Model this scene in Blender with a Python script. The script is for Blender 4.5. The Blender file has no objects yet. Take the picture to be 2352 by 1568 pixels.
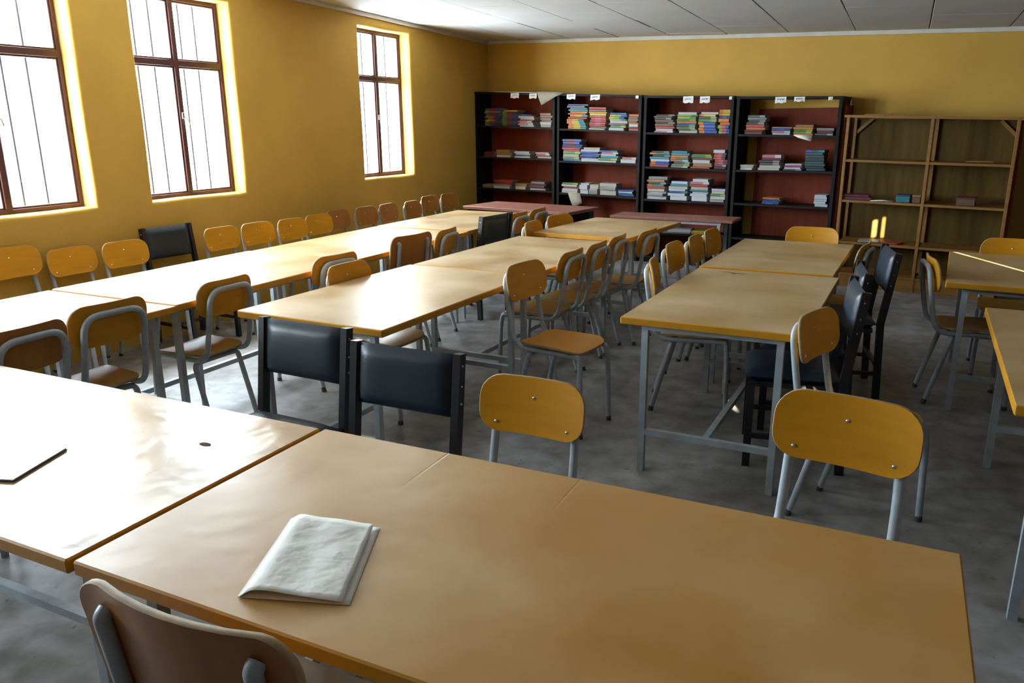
import bpy, bmesh, math, random
from mathutils import Vector, Matrix

# ------------------------------------------------------------------ camera, world, sun, exposure
scene = bpy.context.scene
COL = scene.collection
PI = math.pi

CAM_H = 1.60
F_PX, YAW, PITCH, ROLL = 1802.4, -0.457476, 0.268836, 0.008992
cam_data = bpy.data.cameras.new('camera')
cam_data.sensor_width = 36.0
cam_data.lens = 36.0 * F_PX / 2352.0
cam_data.clip_start = 0.02
cam_data.clip_end = 500
cam = bpy.data.objects.new('camera', cam_data)
COL.objects.link(cam)
fwd = Vector((math.sin(YAW)*math.cos(PITCH), math.cos(YAW)*math.cos(PITCH), -math.sin(PITCH)))
rgt = Vector((math.cos(YAW), -math.sin(YAW), 0))
dwn = fwd.cross(rgt)
r2 = rgt*math.cos(ROLL) + dwn*math.sin(ROLL)
d2 = -rgt*math.sin(ROLL) + dwn*math.cos(ROLL)
cam.matrix_world = Matrix(((r2.x, -d2.x, -fwd.x, 0), (r2.y, -d2.y, -fwd.y, 0), (r2.z, -d2.z, -fwd.z, CAM_H), (0, 0, 0, 1)))
scene.camera = cam

world = bpy.data.worlds.new('sky')
scene.world = world
world.use_nodes = True
wn = world.node_tree
bg = wn.nodes['Background']
bg.inputs[0].default_value = (0.74, 0.87, 1.0, 1)
bg.inputs[1].default_value = 62.0

sun_data = bpy.data.lights.new('sun', 'SUN')
sun_data.energy = 160.0
sun_data.angle = math.radians(0.25)
sun_data.color = (1.0, 0.93, 0.78)
sun = bpy.data.objects.new('sun', sun_data)
COL.objects.link(sun)
SUN_EL = math.radians(12.8)
SUN_DIR = Vector((-0.4512*math.cos(SUN_EL), 0.8924*math.cos(SUN_EL), -math.sin(SUN_EL)))
sun.rotation_euler = SUN_DIR.to_track_quat('-Z', 'Y').to_euler()

vs = scene.view_settings
vs.view_transform = 'Standard'
vs.look = 'None'
vs.exposure = 0.15
vs.gamma = 1.0
vs.use_curve_mapping = False
scene.cycles.use_denoising = True
scene.cycles.max_bounces = 7
scene.cycles.diffuse_bounces = 4
scene.cycles.glossy_bounces = 3
scene.cycles.transparent_max_bounces = 8
scene.cycles.caustics_reflective = False
scene.cycles.caustics_refractive = False
scene.cycles.sample_clamp_indirect = 40.0

rnd = random.Random(7)

# ------------------------------------------------------------------ materials
MATS = {}
def mat(name, color, rough=0.6, spec=0.5, metal=0.0, var=0.0, var_scale=6.0, var_color=None, bump=0.0, bump_scale=30.0,
        stretch=None, rough_var=0.0, coat=0.0, bump_dist=0.02):
    if name in MATS: return MATS[name]
    m = bpy.data.materials.new(name); m.use_nodes = True
    nt = m.node_tree; b = nt.nodes['Principled BSDF']
    b.inputs['Base Color'].default_value = (*color, 1)
    b.inputs['Roughness'].default_value = rough
    b.inputs['Specular IOR Level'].default_value = spec
    b.inputs['Metallic'].default_value = metal
    if coat: b.inputs['Coat Weight'].default_value = coat
    need = var > 0 or bump > 0 or rough_var > 0
    if need:
        tc = nt.nodes.new('ShaderNodeTexCoord'); mp = nt.nodes.new('ShaderNodeMapping')
        nt.links.new(tc.outputs['Object'], mp.inputs[0])
        if stretch: mp.inputs['Scale'].default_value = stretch
    if var > 0:
        nz = nt.nodes.new('ShaderNodeTexNoise'); nz.inputs['Scale'].default_value = var_scale; nz.inputs['Detail'].default_value = 6
        nt.links.new(mp.outputs[0], nz.inputs['Vector'])
        rp = nt.nodes.new('ShaderNodeValToRGB'); rp.color_ramp.elements[0].position = 0.3; rp.color_ramp.elements[1].position = 0.7
        vc = var_color or tuple(c*(1-var) for c in color)
        rp.color_ramp.elements[0].color = (*vc, 1); rp.color_ramp.elements[1].color = (*color, 1)
        nt.links.new(nz.outputs['Fac'], rp.inputs[0]); nt.links.new(rp.outputs[0], b.inputs['Base Color'])
        if rough_var > 0:
            mr = nt.nodes.new('ShaderNodeMapRange'); mr.inputs[3].default_value = rough - rough_var; mr.inputs[4].default_value = rough + rough_var
            nt.links.new(nz.outputs['Fac'], mr.inputs[0]); nt.links.new(mr.outputs[0], b.inputs['Roughness'])
    if bump > 0:
        n2 = nt.nodes.new('ShaderNodeTexNoise'); n2.inputs['Scale'].default_value = bump_scale; n2.inputs['Detail'].default_value = 4
        nt.links.new(mp.outputs[0], n2.inputs['Vector'])
        bp = nt.nodes.new('ShaderNodeBump'); bp.inputs['Strength'].default_value = bump; bp.inputs['Distance'].default_value = bump_dist
        nt.links.new(n2.outputs['Fac'], bp.inputs['Height']); nt.links.new(bp.outputs[0], b.inputs['Normal'])
    MATS[name] = m
    return m

def wood_top(name, base, light, cracks=(), spec=0.8, rough=0.38, bump=1.0):
    """varnished, rubbed plywood top: blotchy wear, faint grain, dented lacquer; cracks = local x positions of board joints"""
    m = bpy.data.materials.new(name); m.use_nodes = True; MATS[name] = m
    nt = m.node_tree; N = nt.nodes; L = nt.links; b = N['Principled BSDF']
    tc = N.new('ShaderNodeTexCoord')
    oi = N.new('ShaderNodeObjectInfo')
    add = N.new('ShaderNodeVectorMath'); add.operation = 'MULTIPLY_ADD'
    L.new(oi.outputs['Random'], add.inputs[0]); add.inputs[1].default_value = (17, 9, 0); L.new(tc.outputs['Object'], add.inputs[2])
    n1 = N.new('ShaderNodeTexNoise'); n1.inputs['Scale'].default_value = 2.6; n1.inputs['Detail'].default_value = 4; n1.inputs['Roughness'].default_value = 0.45; n1.inputs['Distortion'].default_value = 0.3
    L.new(add.outputs[0], n1.inputs['Vector'])
    mp = N.new('ShaderNodeMapping'); mp.inputs['Scale'].default_value = (1.6, 9, 3); L.new(add.outputs[0], mp.inputs[0])
    n2 = N.new('ShaderNodeTexNoise'); n2.inputs['Scale'].default_value = 1.6; n2.inputs['Detail'].default_value = 5; L.new(mp.outputs[0], n2.inputs['Vector'])
    mx = N.new('ShaderNodeMath'); mx.operation = 'MULTIPLY_ADD'; mx.inputs[1].default_value = 0.16; L.new(n2.outputs['Fac'], mx.inputs[0]); L.new(n1.outputs['Fac'], mx.inputs[2])
    rp = N.new('ShaderNodeValToRGB'); e = rp.color_ramp.elements
    e[0].position = 0.36; e[0].color = (*base, 1); e[1].position = 0.78; e[1].color = (*light, 1)
    L.new(mx.outputs[0], rp.inputs[0]); L.new(rp.outputs[0], b.inputs['Base Color'])
    mr = N.new('ShaderNodeMapRange'); mr.inputs[1].default_value = 0.3; mr.inputs[2].default_value = 0.75; mr.inputs[3].default_value = rough-0.05; mr.inputs[4].default_value = rough+0.09
    L.new(n1.outputs['Fac'], mr.inputs[0]); L.new(mr.outputs[0], b.inputs['Roughness'])
    b.inputs['Specular IOR Level'].default_value = spec
    n3 = N.new('ShaderNodeTexNoise'); n3.inputs['Scale'].default_value = 4.0; n3.inputs['Detail'].default_value = 3; L.new(add.outputs[0], n3.inputs['Vector'])
    h = n3.outputs['Fac']
    if cracks:
        sx = N.new('ShaderNodeSeparateXYZ'); L.new(tc.outputs['Object'], sx.inputs[0])
        for cx in cracks:
            s = N.new('ShaderNodeMath'); s.operation = 'SUBTRACT'; L.new(sx.outputs[0], s.inputs[0]); s.inputs[1].default_value = cx
            a = N.new('ShaderNodeMath'); a.operation = 'ABSOLUTE'; L.new(s.outputs[0], a.inputs[0])
            r = N.new('ShaderNodeMapRange'); r.inputs[1].default_value = 0.0; r.inputs[2].default_value = 0.004; r.inputs[3].default_value = -0.10; r.inputs[4].default_value = 0.0
            L.new(a.outputs[0], r.inputs[0])
            fy = N.new('ShaderNodeMapRange'); fy.inputs[1].default_value = 0.12 + 0.08*(cx > -0.2); fy.inputs[2].default_value = 0.30; L.new(sx.outputs[1], fy.inputs[0])   # the joint opens only towards the far edge
            q = N.new('ShaderNodeMath'); q.operation = 'MULTIPLY'; L.new(r.outputs[0], q.inputs[0]); L.new(fy.outputs[0], q.inputs[1])
            p = N.new('ShaderNodeMath'); p.operation = 'ADD'; L.new(h, p.inputs[0]); L.new(q.outputs[0], p.inputs[1]); h = p.outputs[0]
    bp = N.new('ShaderNodeBump'); bp.inputs['Strength'].default_value = 0.5*min(bump, 1.4); bp.inputs['Distance'].default_value = 0.009*bump
    L.new(h, bp.inputs['Height']); L.new(bp.outputs[0], b.inputs['Normal'])
    return m

M_WALL = mat('yellow_wall_paint', (0.59, 0.345, 0.062), rough=0.7, spec=0.25, var=0.14, var_scale=1.6, bump=0.35, bump_scale=45, bump_dist=0.006)
M_CEIL = mat('white_ceiling_board', (0.54, 0.52, 0.49), rough=0.8, spec=0.2, var=0.10, var_scale=2.0)
M_CEILGAP = mat('ceiling_joint_dust', (0.26, 0.22, 0.17), rough=0.9)
M_TRIM = mat('off_white_cornice', (0.62, 0.58, 0.50), rough=0.8, var=0.15, var_scale=8)
def floor_mat():
    m = bpy.data.materials.new('grey_concrete_floor'); m.use_nodes = True
    nt = m.node_tree; N = nt.nodes; L = nt.links; b = N['Principled BSDF']
    tc = N.new('ShaderNodeTexCoord')
    def noise(sc, det, dis=0.0):
        n = N.new('ShaderNodeTexNoise'); n.inputs['Scale'].default_value = sc; n.inputs['Detail'].default_value = det; n.inputs['Distortion'].default_value = dis
        L.new(tc.outputs['Object'], n.inputs['Vector']); return n.outputs['Fac']
    def ramp(f, p0, c0, p1, c1):
        r = N.new('ShaderNodeValToRGB'); e = r.color_ramp.elements; e[0].position = p0; e[0].color = (*c0, 1); e[1].position = p1; e[1].color = (*c1, 1)
        L.new(f, r.inputs[0]); return r.outputs[0]
    big = ramp(noise(1.1, 5, 0.8), 0.32, (0.19, 0.175, 0.16), 0.68, (0.38, 0.38, 0.38))
    fine = ramp(noise(9.0, 8), 0.30, (0.62, 0.60, 0.58), 0.62, (1.08, 1.08, 1.08))
    spots = ramp(noise(32.0, 3), 0.26, (0.35, 0.33, 0.30), 0.33, (1, 1, 1))
    m1 = N.new('ShaderNodeMixRGB'); m1.blend_type = 'MULTIPLY'; m1.inputs[0].default_value = 1; L.new(big, m1.inputs[1]); L.new(fine, m1.inputs[2])
    m2 = N.new('ShaderNodeMixRGB'); m2.blend_type = 'MULTIPLY'; m2.inputs[0].default_value = 1; L.new(m1.outputs[0], m2.inputs[1]); L.new(spots, m2.inputs[2])
    L.new(m2.outputs[0], b.inputs['Base Color'])
    mr = N.new('ShaderNodeMapRange'); mr.inputs[1].default_value = 0.3; mr.inputs[2].default_value = 0.7; mr.inputs[3].default_value = 0.28; mr.inputs[4].default_value = 0.58
    L.new(noise(2.3, 5, 0.5), mr.inputs[0]); L.new(mr.outputs[0], b.inputs['Roughness'])
    bp = N.new('ShaderNodeBump'); bp.inputs['Strength'].default_value = 0.3; bp.inputs['Distance'].default_value = 0.01; L.new(noise(11, 5), bp.inputs['Height']); L.new(bp.outputs[0], b.inputs['Normal'])
    b.inputs['Specular IOR Level'].default_value = 0.5
    return m
M_FLOOR = floor_mat()
M_FRAME = mat('maroon_steel_window_frame', (0.075, 0.018, 0.018), rough=0.5, var=0.4, var_scale=12)
M_BAR = mat('steel_burglar_bar', (0.07, 0.06, 0.07), rough=0.5)
M_GREY = mat('grey_painted_steel', (0.43, 0.48, 0.52), rough=0.42, spec=0.5, var=0.28, var_scale=18)
M_FOOT = mat('dark_rubber_foot', (0.06, 0.06, 0.06), rough=0.7)
M_PLY = mat('yellow_varnished_plywood', (0.67, 0.290, 0.009), rough=0.36, spec=0.5, var=0.16, var_scale=4.0, stretch=(1, 1, 6))
M_PLYOLD = mat('brown_varnished_plywood', (0.42, 0.165, 0.032), rough=0.42, spec=0.35, var=0.2, var_scale=5.0, stretch=(5, 1, 1))
M_PLYEDGE = mat('raw_plywood_edge', (0.45, 0.29, 0.13), rough=0.6, var=0.35, var_scale=30)
M_SEAT = mat('worn_plywood_seat', (0.42, 0.23, 0.055), rough=0.34, spec=0.5, var=0.25, var_scale=6.0)
M_SCREW = mat('bright_screw_head', (0.75, 0.75, 0.72), rough=0.25, metal=1.0)
M_EDGE = mat('yellow_table_edge', (0.62, 0.275, 0.012), rough=0.38, var=0.22, var_scale=9)
M_BLACKF = mat('black_painted_frame', (0.016, 0.014, 0.016), rough=0.35)
M_VINYL = mat('black_vinyl', (0.014, 0.020, 0.028), rough=0.33, spec=0.6, bump=0.15, bump_scale=180, bump_dist=0.002)
M_VINYLB = mat('dark_blue_vinyl', (0.011, 0.021, 0.033), rough=0.36, spec=0.42, bump=0.15, bump_scale=180, bump_dist=0.002)
M_CASE = mat('black_brown_laminate', (0.010, 0.008, 0.008), rough=0.6, spec=0.2, var=0.3, var_scale=8)
M_CASEB = mat('red_brown_veneer', (0.20, 0.034, 0.013), rough=0.6, spec=0.15, var=0.3, var_scale=3, stretch=(14, 1, 1))
M_PINE = mat('orange_stained_pine', (0.30, 0.130, 0.022), rough=0.5, var=0.3, var_scale=4, stretch=(1, 1, 8))
M_BROWNTOP = mat('red_brown_laminate_top', (0.30, 0.12, 0.085), rough=0.33, var=0.2, var_scale=5, stretch=(8, 1, 1))
M_PAPER = mat('cream_paper', (0.86, 0.83, 0.75), rough=0.75, var=0.08, var_scale=9, bump=0.6, bump_scale=14, bump_dist=0.012)
M_PAPERW = mat('white_paper', (0.75, 0.75, 0.74), rough=0.75)
M_PAPERG = mat('greyed_newsprint', (0.42, 0.38, 0.30), rough=0.8, var=0.25, var_scale=60)
M_INK = mat('dark_ink', (0.03, 0.03, 0.035), rough=0.8)
M_PAGES = mat('book_pages', (0.45, 0.41, 0.34), rough=0.8, var=0.2, var_scale=60, stretch=(1, 1, 20))
M_DARKWALL = mat('unseen_wall_dark_brown', (0.10, 0.05, 0.025), rough=0.6)  # dark brown given to the unseen walls to cut bounce light

def glass_mat():
    m = bpy.data.materials.new('window_glass'); m.use_nodes = True
    nt = m.node_tree; nt.nodes.remove(nt.nodes['Principled BSDF'])
    out = nt.nodes['Material Output']
    t = nt.nodes.new('ShaderNodeBsdfTransparent'); t.inputs[0].default_value = (0.93, 0.95, 0.95, 1)
    g = nt.nodes.new('ShaderNodeBsdfGlossy'); g.inputs['Roughness'].default_value = 0.05
    x = nt.nodes.new('ShaderNodeMixShader'); x.inputs[0].default_value = 0.06
    nt.links.new(t.outputs[0], x.inputs[1]); nt.links.new(g.outputs[0], x.inputs[2]); nt.links.new(x.outputs[0], out.inputs[0])
    return m
M_GLASS = glass_mat()

# ------------------------------------------------------------------ mesh helpers
class MB:
    """collects vertices / faces (+ material slots) for one mesh"""
    def __init__(s): s.v, s.f, s.mi, s.sm = [], [], [], []
    def add(s, verts, faces, mi=0, smooth=False):
        o = len(s.v); s.v += [tuple(p) for p in verts]
        for f in faces:
            s.f.append(tuple(i+o for i in f)); s.mi.append(mi); s.sm.append(smooth)
        return s
    def box(s, x0, x1, y0, y1, z0, z1, mi=0, mi_top=None):
        v = [(x0,y0,z0),(x1,y0,z0),(x1,y1,z0),(x0,y1,z0),(x0,y0,z1),(x1,y0,z1),(x1,y1,z1),(x0,y1,z1)]
        s.add(v, [(0,3,2,1),(0,1,5,4),(1,2,6,5),(2,3,7,6),(3,0,4,7)], mi)
        s.add(v, [(4,5,6,7)], mi if mi_top is None else mi_top)
        return s
    def bbox(s, x0, x1, y0, y1, z0, z1, b=0.003, mi=0, mi_top=None):
        """box with chamfered edges"""
        def ring(i, z):
            return [(x0+i,y0,z),(x1-i,y0,z),(x1,y0+i,z),(x1,y1-i,z),(x1-i,y1,z),(x0+i,y1,z),(x0,y1-i,z),(x0,y0+i,z)]
        def inner(z):
            i = b
            return [(x0+i+b*.4,y0+i,z),(x1-i-b*.4,y0+i,z),(x1-i,y0+i+b*.4,z),(x1-i,y1-i-b*.4,z),(x1-i-b*.4,y1-i,z),(x0+i+b*.4,y1-i,z),(x0+i,y1-i-b*.4,z),(x0+i,y0+i+b*.4,z)]
        v = inner(z0) + ring(b, z0+b) + ring(b, z1-b) + inner(z1)
        s.add(v, [tuple(reversed(range(8)))], mi)
        for k in range(3):
            s.add(v, [(k*8+i, k*8+(i+1)%8, k*8+8+(i+1)%8, k*8+8+i) for i in range(8)], mi)
        s.add(v, [tuple(24+i for i in range(8))], mi if mi_top is None else mi_top)
        return s
    def beam(s, a, b, w, h, mi=0):
        """rectangular bar from a to b (w sideways, h upward)"""
        a, b = Vector(a), Vector(b); d = (b-a).normalized()
        up = Vector((0,0,1)) if abs(d.z) < 0.9 else Vector((0,1,0))
        sx = d.cross(up).normalized()*w/2; sy = sx.cross(d).normalized()*h/2
        v = [p+q for p in (a,b) for q in (-sx-sy, sx-sy, sx+sy, -sx+sy)]
        s.add(v, [(0,1,2,3),(7,6,5,4),(0,4,5,1),(1,5,6,2),(2,6,7,3),(3,7,4,0)], mi)
        return s
    def tube(s, path, r, n=8, mi=0, cap=True, sq=1.0):
        pts = [Vector(p) for p in path]; m = len(pts)
        tang = []
        for i in range(m):
            a = pts[max(i-1,0)]; c = pts[min(i+1,m-1)]; tang.append((c-a).normalized())
        ref = Vector((0,0,1)) if abs(tang[0].z) < 0.9 else Vector((1,0,0))
        u = tang[0].cross(ref).normalized(); vs_ = []
        for i in range(m):
            t = tang[i]; u = (u - t*u.dot(t)).normalized(); w = t.cross(u)
            rr = r[i] if isinstance(r, (list,tuple)) else r
            for k in range(n):
                a = 2*PI*k/n; vs_.append(pts[i] + u*math.cos(a)*rr + w*math.sin(a)*rr*sq)
        fs = [(i*n+k, i*n+(k+1)%n, (i+1)*n+(k+1)%n, (i+1)*n+k) for i in range(m-1) for k in range(n)]
        s.add(vs_, fs, mi, True)
        if cap:
            s.add(vs_, [tuple(reversed(range(n))), tuple((m-1)*n+k for k in range(n))], mi)
        return s
    def plate(s, w, h, rc, th, fn, seg=6, mi=0, mi_edge=1, rings=(1, .82, .55, .28)):
        """rounded-rectangle sheet; fn(u, v, t) maps sheet coords and offset t through the thickness to 3-D"""
        out = []
        for cx, cy, a0 in ((w/2-rc, h/2-rc, 0), (-w/2+rc, h/2-rc, PI/2), (-w/2+rc, -h/2+rc, PI), (w/2-rc, -h/2+rc, 1.5*PI)):
            for k in range(seg+1):
                a = a0 + PI/2*k/seg; out.append((cx+rc*math.cos(a), cy+rc*math.sin(a)))
        o2 = []
        for i, p in enumerate(out):
            q = out[(i+1) % len(out)]; o2.append(p); L = math.hypot(q[0]-p[0], q[1]-p[1])
            k = int(L/(w/9))
            for j in range(1, k): o2.append((p[0]+(q[0]-p[0])*j/k, p[1]+(q[1]-p[1])*j/k))
        n = len(o2); c = 0.002
        for t, side in ((th/2, 1), (-th/2, -1)):
            v = []
            for sc in rings:
                f2 = (1-2*c/w) if sc == 1 else sc
                v += [fn(x*f2, y*f2, t) for x, y in o2]
            v.append(fn(0, 0, t)); m = len(rings)
            fs = [(i*n+k, i*n+(k+1)%n, (i+1)*n+(k+1)%n, (i+1)*n+k) for i in range(m-1) for k in range(n)]
            fs += [((m-1)*n+k, (m-1)*n+(k+1)%n, m*n) for k in range(n)]
            if side < 0: fs = [tuple(reversed(f)) for f in fs]
            s.add(v, fs, mi, True)
        f2 = 1-2*c/w
        v = [fn(x*f2, y*f2, th/2) for x, y in o2] + [fn(x, y, th/2-c) for x, y in o2] + [fn(x, y, -th/2+c) for x, y in o2] + [fn(x*f2, y*f2, -th/2) for x, y in o2]
        s.add(v, [(i*n+(k+1)%n, i*n+k, (i+1)*n+k, (i+1)*n+(k+1)%n) for i in range(3) for k in range(n)], mi_edge, True)
        return s
    def mesh(s, name, mats):
        me = bpy.data.meshes.new(name); me.from_pydata(s.v, [], s.f)
        for m in mats: me.materials.append(m)
        me.polygons.foreach_set('material_index', s.mi)
        me.polygons.foreach_set('use_smooth', s.sm)
        me.update()
        return me

def rounded(path, rad, n=5):
    """polyline with rounded corners"""
    P = [Vector(p) for p in path]; out = [P[0]]
    for i in range(1, len(P)-1):
        a, b, c = P[i-1], P[i], P[i+1]
        r = rad[i-1] if isinstance(rad, (list, tuple)) else rad
        r = min(r, (a-b).length*.49, (c-b).length*.49)
        p, q = b+(a-b).normalized()*r, b+(c-b).normalized()*r
        for k in range(n+1):
            t = k/n; out.append(p*(1-t)**2 + b*2*t*(1-t) + q*t*t)
    out.append(P[-1]); return out

def link(name, data, parent=None, loc=None, rz=0.0):
    o = bpy.data.objects.new(name, data); COL.objects.link(o)
    if parent is not None: o.parent = parent
    if loc is not None: o.location = loc
    if rz: o.rotation_euler = (0, 0, rz)
    return o
def tag(o, label, cat, group=None):
    o['label'] = label; o['category'] = cat
    if group: o['group'] = group
    return o
def thing(name, label, cat, loc=(0,0,0), rz=0.0, group=None):
    return tag(link(name, None, None, loc, rz), label, cat, group)
def struct(name, mb, mats, label=None):
    o = link(name, mb.mesh(name, mats)); o['kind'] = 'structure'
    if label: o['label'] = label
    return o
def copy_tree(o, parent=None):
    c = o.copy(); COL.objects.link(c)
    if parent is not None: c.parent = parent
    for ch in list(o.children): copy_tree(ch, c)
    return c

# ------------------------------------------------------------------ the room
XW = -5.13                     # left wall face
XR, YR = 3.05, -2.4            # right and rear wall faces
WA = math.radians(-8)          # the far wall is not square to the side wall
CX0, CY0 = XW, 9.77
E1 = Vector((math.cos(WA), math.sin(WA), 0)); N1 = Vector((math.sin(WA), -math.cos(WA), 0))
def wp(s, d, z=0.0): return Vector((CX0, CY0, 0)) + E1*s + N1*d + Vector((0, 0, z))
def ceil_z(x, y): return 2.674 - 0.0195*(y-9.77) - 0.0439*(x+5.13)

fl = MB(); fl.box(XW-0.3, XR+0.3, YR-0.3, 10.3, -0.2, 0.0)
struct('floor', fl, [M_FLOOR], 'grey concrete floor')
# windows of the left wall, the last unseen, added to light near chairs: (y0, y1)
WINS = [(2.66, 3.79), (4.22, 5.24), (6.92, 7.92), (-0.10, 0.95)]
WZ0, WZ1, REV, WTH = 1.034, 2.615, 0.135, 0.30
def wall_left():
    mb = MB()
    ys = sorted([YR-0.3, 10.2] + [v for w in WINS for v in w]); zs = [0.0, WZ0, WZ1, 3.0]
    for side, x in ((1, XW), (-1, XW-WTH)):
        for i in range(len(ys)-1):
            for j in range(3):
                ym, zm = (ys[i]+ys[i+1])/2, (zs[j]+zs[j+1])/2
                if j == 1 and any(a < ym < b for a, b in WINS): continue
                e = 0.0
                q = [(x, ys[i], zs[j]), (x, ys[i+1], zs[j]), (x, ys[i+1], zs[j+1]), (x, ys[i], zs[j+1])]
                mb.add(q, [(0,1,2,3)] if side > 0 else [(3,2,1,0)])
    # soft plaster arrises and reveals
    for a, b in WINS:
        prof = [(0.0, 0.0), (0.0015, -0.010), (0.006, -0.020), (0.014, -0.026), (0.03, -0.028), (WTH-0.005, -0.028), (WTH, 0.0)]
        rings = []
        for dx, off in prof:
            o = -off
            y0, y1, z0, z1 = a+o, b-o, WZ0+o, WZ1-o
            n = 12; ring = []
            cs = [((y0,z0),(y1,z0)), ((y1,z0),(y1,z1)), ((y1,z1),(y0,z1)), ((y0,z1),(y0,z0))]
            for (p, q) in cs:
                for k in range(n):
                    t = k/n; w = 0.0035*math.sin(7.3*(p[0]*(1-t)+q[0]*t) + 5.1*(p[1]*(1-t)+q[1]*t)) if 0 < o < 0.03 and dx < 0.1 else 0
                    ring.append((XW-dx, p[0]*(1-t)+q[0]*t+w, p[1]*(1-t)+q[1]*t+w))
            rings.append(ring)
        n = len(rings[0]); v = [p for r in rings for p in r]
        mb.add(v, [(i*n+(k+1)%n, i*n+k, (i+1)*n+k, (i+1)*n+(k+1)%n) for i in range(len(rings)-1) for k in range(n)], 0, True)
    return struct('wall_left', mb, [M_WALL], 'yellow plastered wall with deep window openings')
wall_left()

def build_window(idx, y0, y1):
    x = XW-REV; a, b, z0, z1 = y0+0.028, y1-0.028, WZ0+0.028, WZ1-0.028
    root = link('window_%d' % idx, None, None, (x, (a+b)/2, z0)); root['kind'] = 'structure'
    w = b-a; h = z1-z0; t = 0.030
    def part(name, mb, m, parent=root): return link(name, mb.mesh(name, [m]), parent)
    f = MB()
    f.bbox(-t, 0, -w/2, -w/2+t, 0, h); f.bbox(-t, 0, w/2-t, w/2, 0, h)
    f.bbox(-t, 0.001, -w/2+t, w/2-t, 0, t); f.bbox(-t, 0.001, -w/2+t, w/2-t, h-t, h)
    part('window_frame', f, M_FRAME)
    zt = 2.095-z0
    part('transom', MB().bbox(-t-0.002, 0.004, -w/2+t, w/2-t, zt-0.024, zt+0.024), M_FRAME)
    part('mullion', MB().bbox(-t+0.001, 0.006, -0.022, 0.022, t, h-t), M_FRAME)
    for sy in (-1, 1):
        for q0, q1 in ((t, zt-0.024), (zt+0.024, h-t)):
            ya, yb = (0.022, w/2-t) if sy > 0 else (-w/2+t, -0.022)
            sash = MB(); k = 0.013
            sash.bbox(-0.035, -0.008, ya, ya+k, q0, q1); sash.bbox(-0.035, -0.008, yb-k, yb, q0, q1)
            sash.bbox(-0.034, -0.009, ya+k, yb-k, q0, q0+k); sash.bbox(-0.034, -0.009, ya+k, yb-k, q1-k, q1)
            so = part('sash', sash, M_FRAME)
            p = MB(); p.box(-0.024, -0.021, ya+k, yb-k, q0+k, q1-k)
            part('pane', p, M_GLASS, so)
    for k in range(4):
        yy = (-0.30, -0.145, 0.145, 0.30)[k]*w/0.98
        part('bar', MB().tube([(-0.085, yy, 0.0), (-0.085, yy, h)], 0.0100, 6), M_BAR)
    hd = MB(); hd.bbox(0.004, 0.02, -0.012, 0.012, h*0.40, h*0.40+0.05); hd.tube([(0.016, 0, h*0.40+0.02), (0.03, 0.03, h*0.40-0.01), (0.03, 0.04, h*0.40-0.05)], 0.006, 6)
    part('latch', hd, M_SCREW)
    return root
for i, (a, b) in enumerate(WINS): build_window(i+1, a, b)
# portals only steer sampling of the sky through the openings; they emit nothing
for i, (a, b) in enumerate(WINS):
    ld = bpy.data.lights.new('window_portal', 'AREA'); ld.shape = 'RECTANGLE'; ld.size = WZ1-WZ0; ld.size_y = b-a
    ld.cycles.is_portal = True
    lo = link('window_portal', ld, None, (XW-WTH-0.02, (a+b)/2, (WZ0+WZ1)/2)); lo.rotation_euler = (0, -PI/2, 0)

# far wall (turned 8 degrees), right wall, rear wall
bw = MB()
p0, p1 = wp(-0.3, 0), wp(8.7, 0); q0, q1 = wp(-0.3, -0.25), wp(8.7, -0.25)
v = [p0, p1, q1, q0]; v = [(p.x, p.y, 0) for p in v] + [(p.x, p.y, 3.0) for p in v]
bw.add(v, [(0,1,5,4),(1,2,6,5),(2,3,7,6),(3,0,4,7),(4,5,6,7),(3,2,1,0)])
struct('wall_back', bw, [M_WALL], 'yellow painted far wall')

def gap_wall(x0, x1, along, a0, a1, z1, slits, name):
    """thick wall pierced by small slits (added to let in sun patches); slits = (a, width, z0, z1)"""
    mb = MB(); cuts = sorted(slits)
    pos = a0
    def put(lo, hi, zl, zh):
        if hi-lo < 1e-5 or zh-zl < 1e-5: return
        if along == 'y': mb.box(x0, x1, lo, hi, zl, zh)
        else: mb.box(lo, hi, x0, x1, zl, zh)
    for a, w, zl, zh in cuts:
        put(pos, a-w/2, 0, z1); put(a-w/2, a+w/2, 0, zl); put(a-w/2, a+w/2, zh, z1); pos = a+w/2
    put(pos, a1, 0, z1)
    return struct(name, mb, [M_DARKWALL])
def back_to(pt, plane):          # where the sun ray that lands on pt came through the wall plane
    p = Vector(pt); ax, val = plane
    t = (val-p[ax])/SUN_DIR[ax]
    return p + SUN_DIR*t
slits_r, slits_b = [], []  # slits added to the unseen walls, placed to cast the sun patches
for (s, z0, z1, w) in ((4.985, 0.46, 0.635, 0.045), (5.065, 0.46, 0.67, 0.03), (5.11, 0.46, 0.57, 0.012)):
    a = back_to(wp(s, 0.22, z0), (0, XR)); b = back_to(wp(s, 0.22, z1), (0, XR)); slits_r.append((a.y, w*2.0, a.z, b.z))
for (pa, pb, w) in (((0.36, 6.02, .76), (0.74, 5.30, .76), 0.03), ((0.30, 6.00, .76), (0.60, 5.42, .76), 0.016)):
    a = back_to(pa, (0, XR)); b = back_to(pb, (0, XR)); slits_r.append(((a.y+b.y)/2, w*2.0, min(a.z, b.z), max(a.z, b.z)))
for (x, y, w, h) in ((-0.955, 4.78, 0.05, 0.035), (-0.90, 4.66, 0.03, 0.022), (-0.845, 4.56, 0.05, 0.035), (-0.76, 4.47, 0.03, 0.025), (-0.18, 3.50, 0.06, 0.03)):
    z = 0.0 if y > 4 else 0.45
    a = back_to((x, y, z), (1, YR)); slits_b.append((a.x, w, a.z-h/2, a.z+h/2))
gap_wall(XR, XR+0.02, 'y', YR-0.3, 10.2, 3.0, slits_r, 'wall_right')
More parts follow.
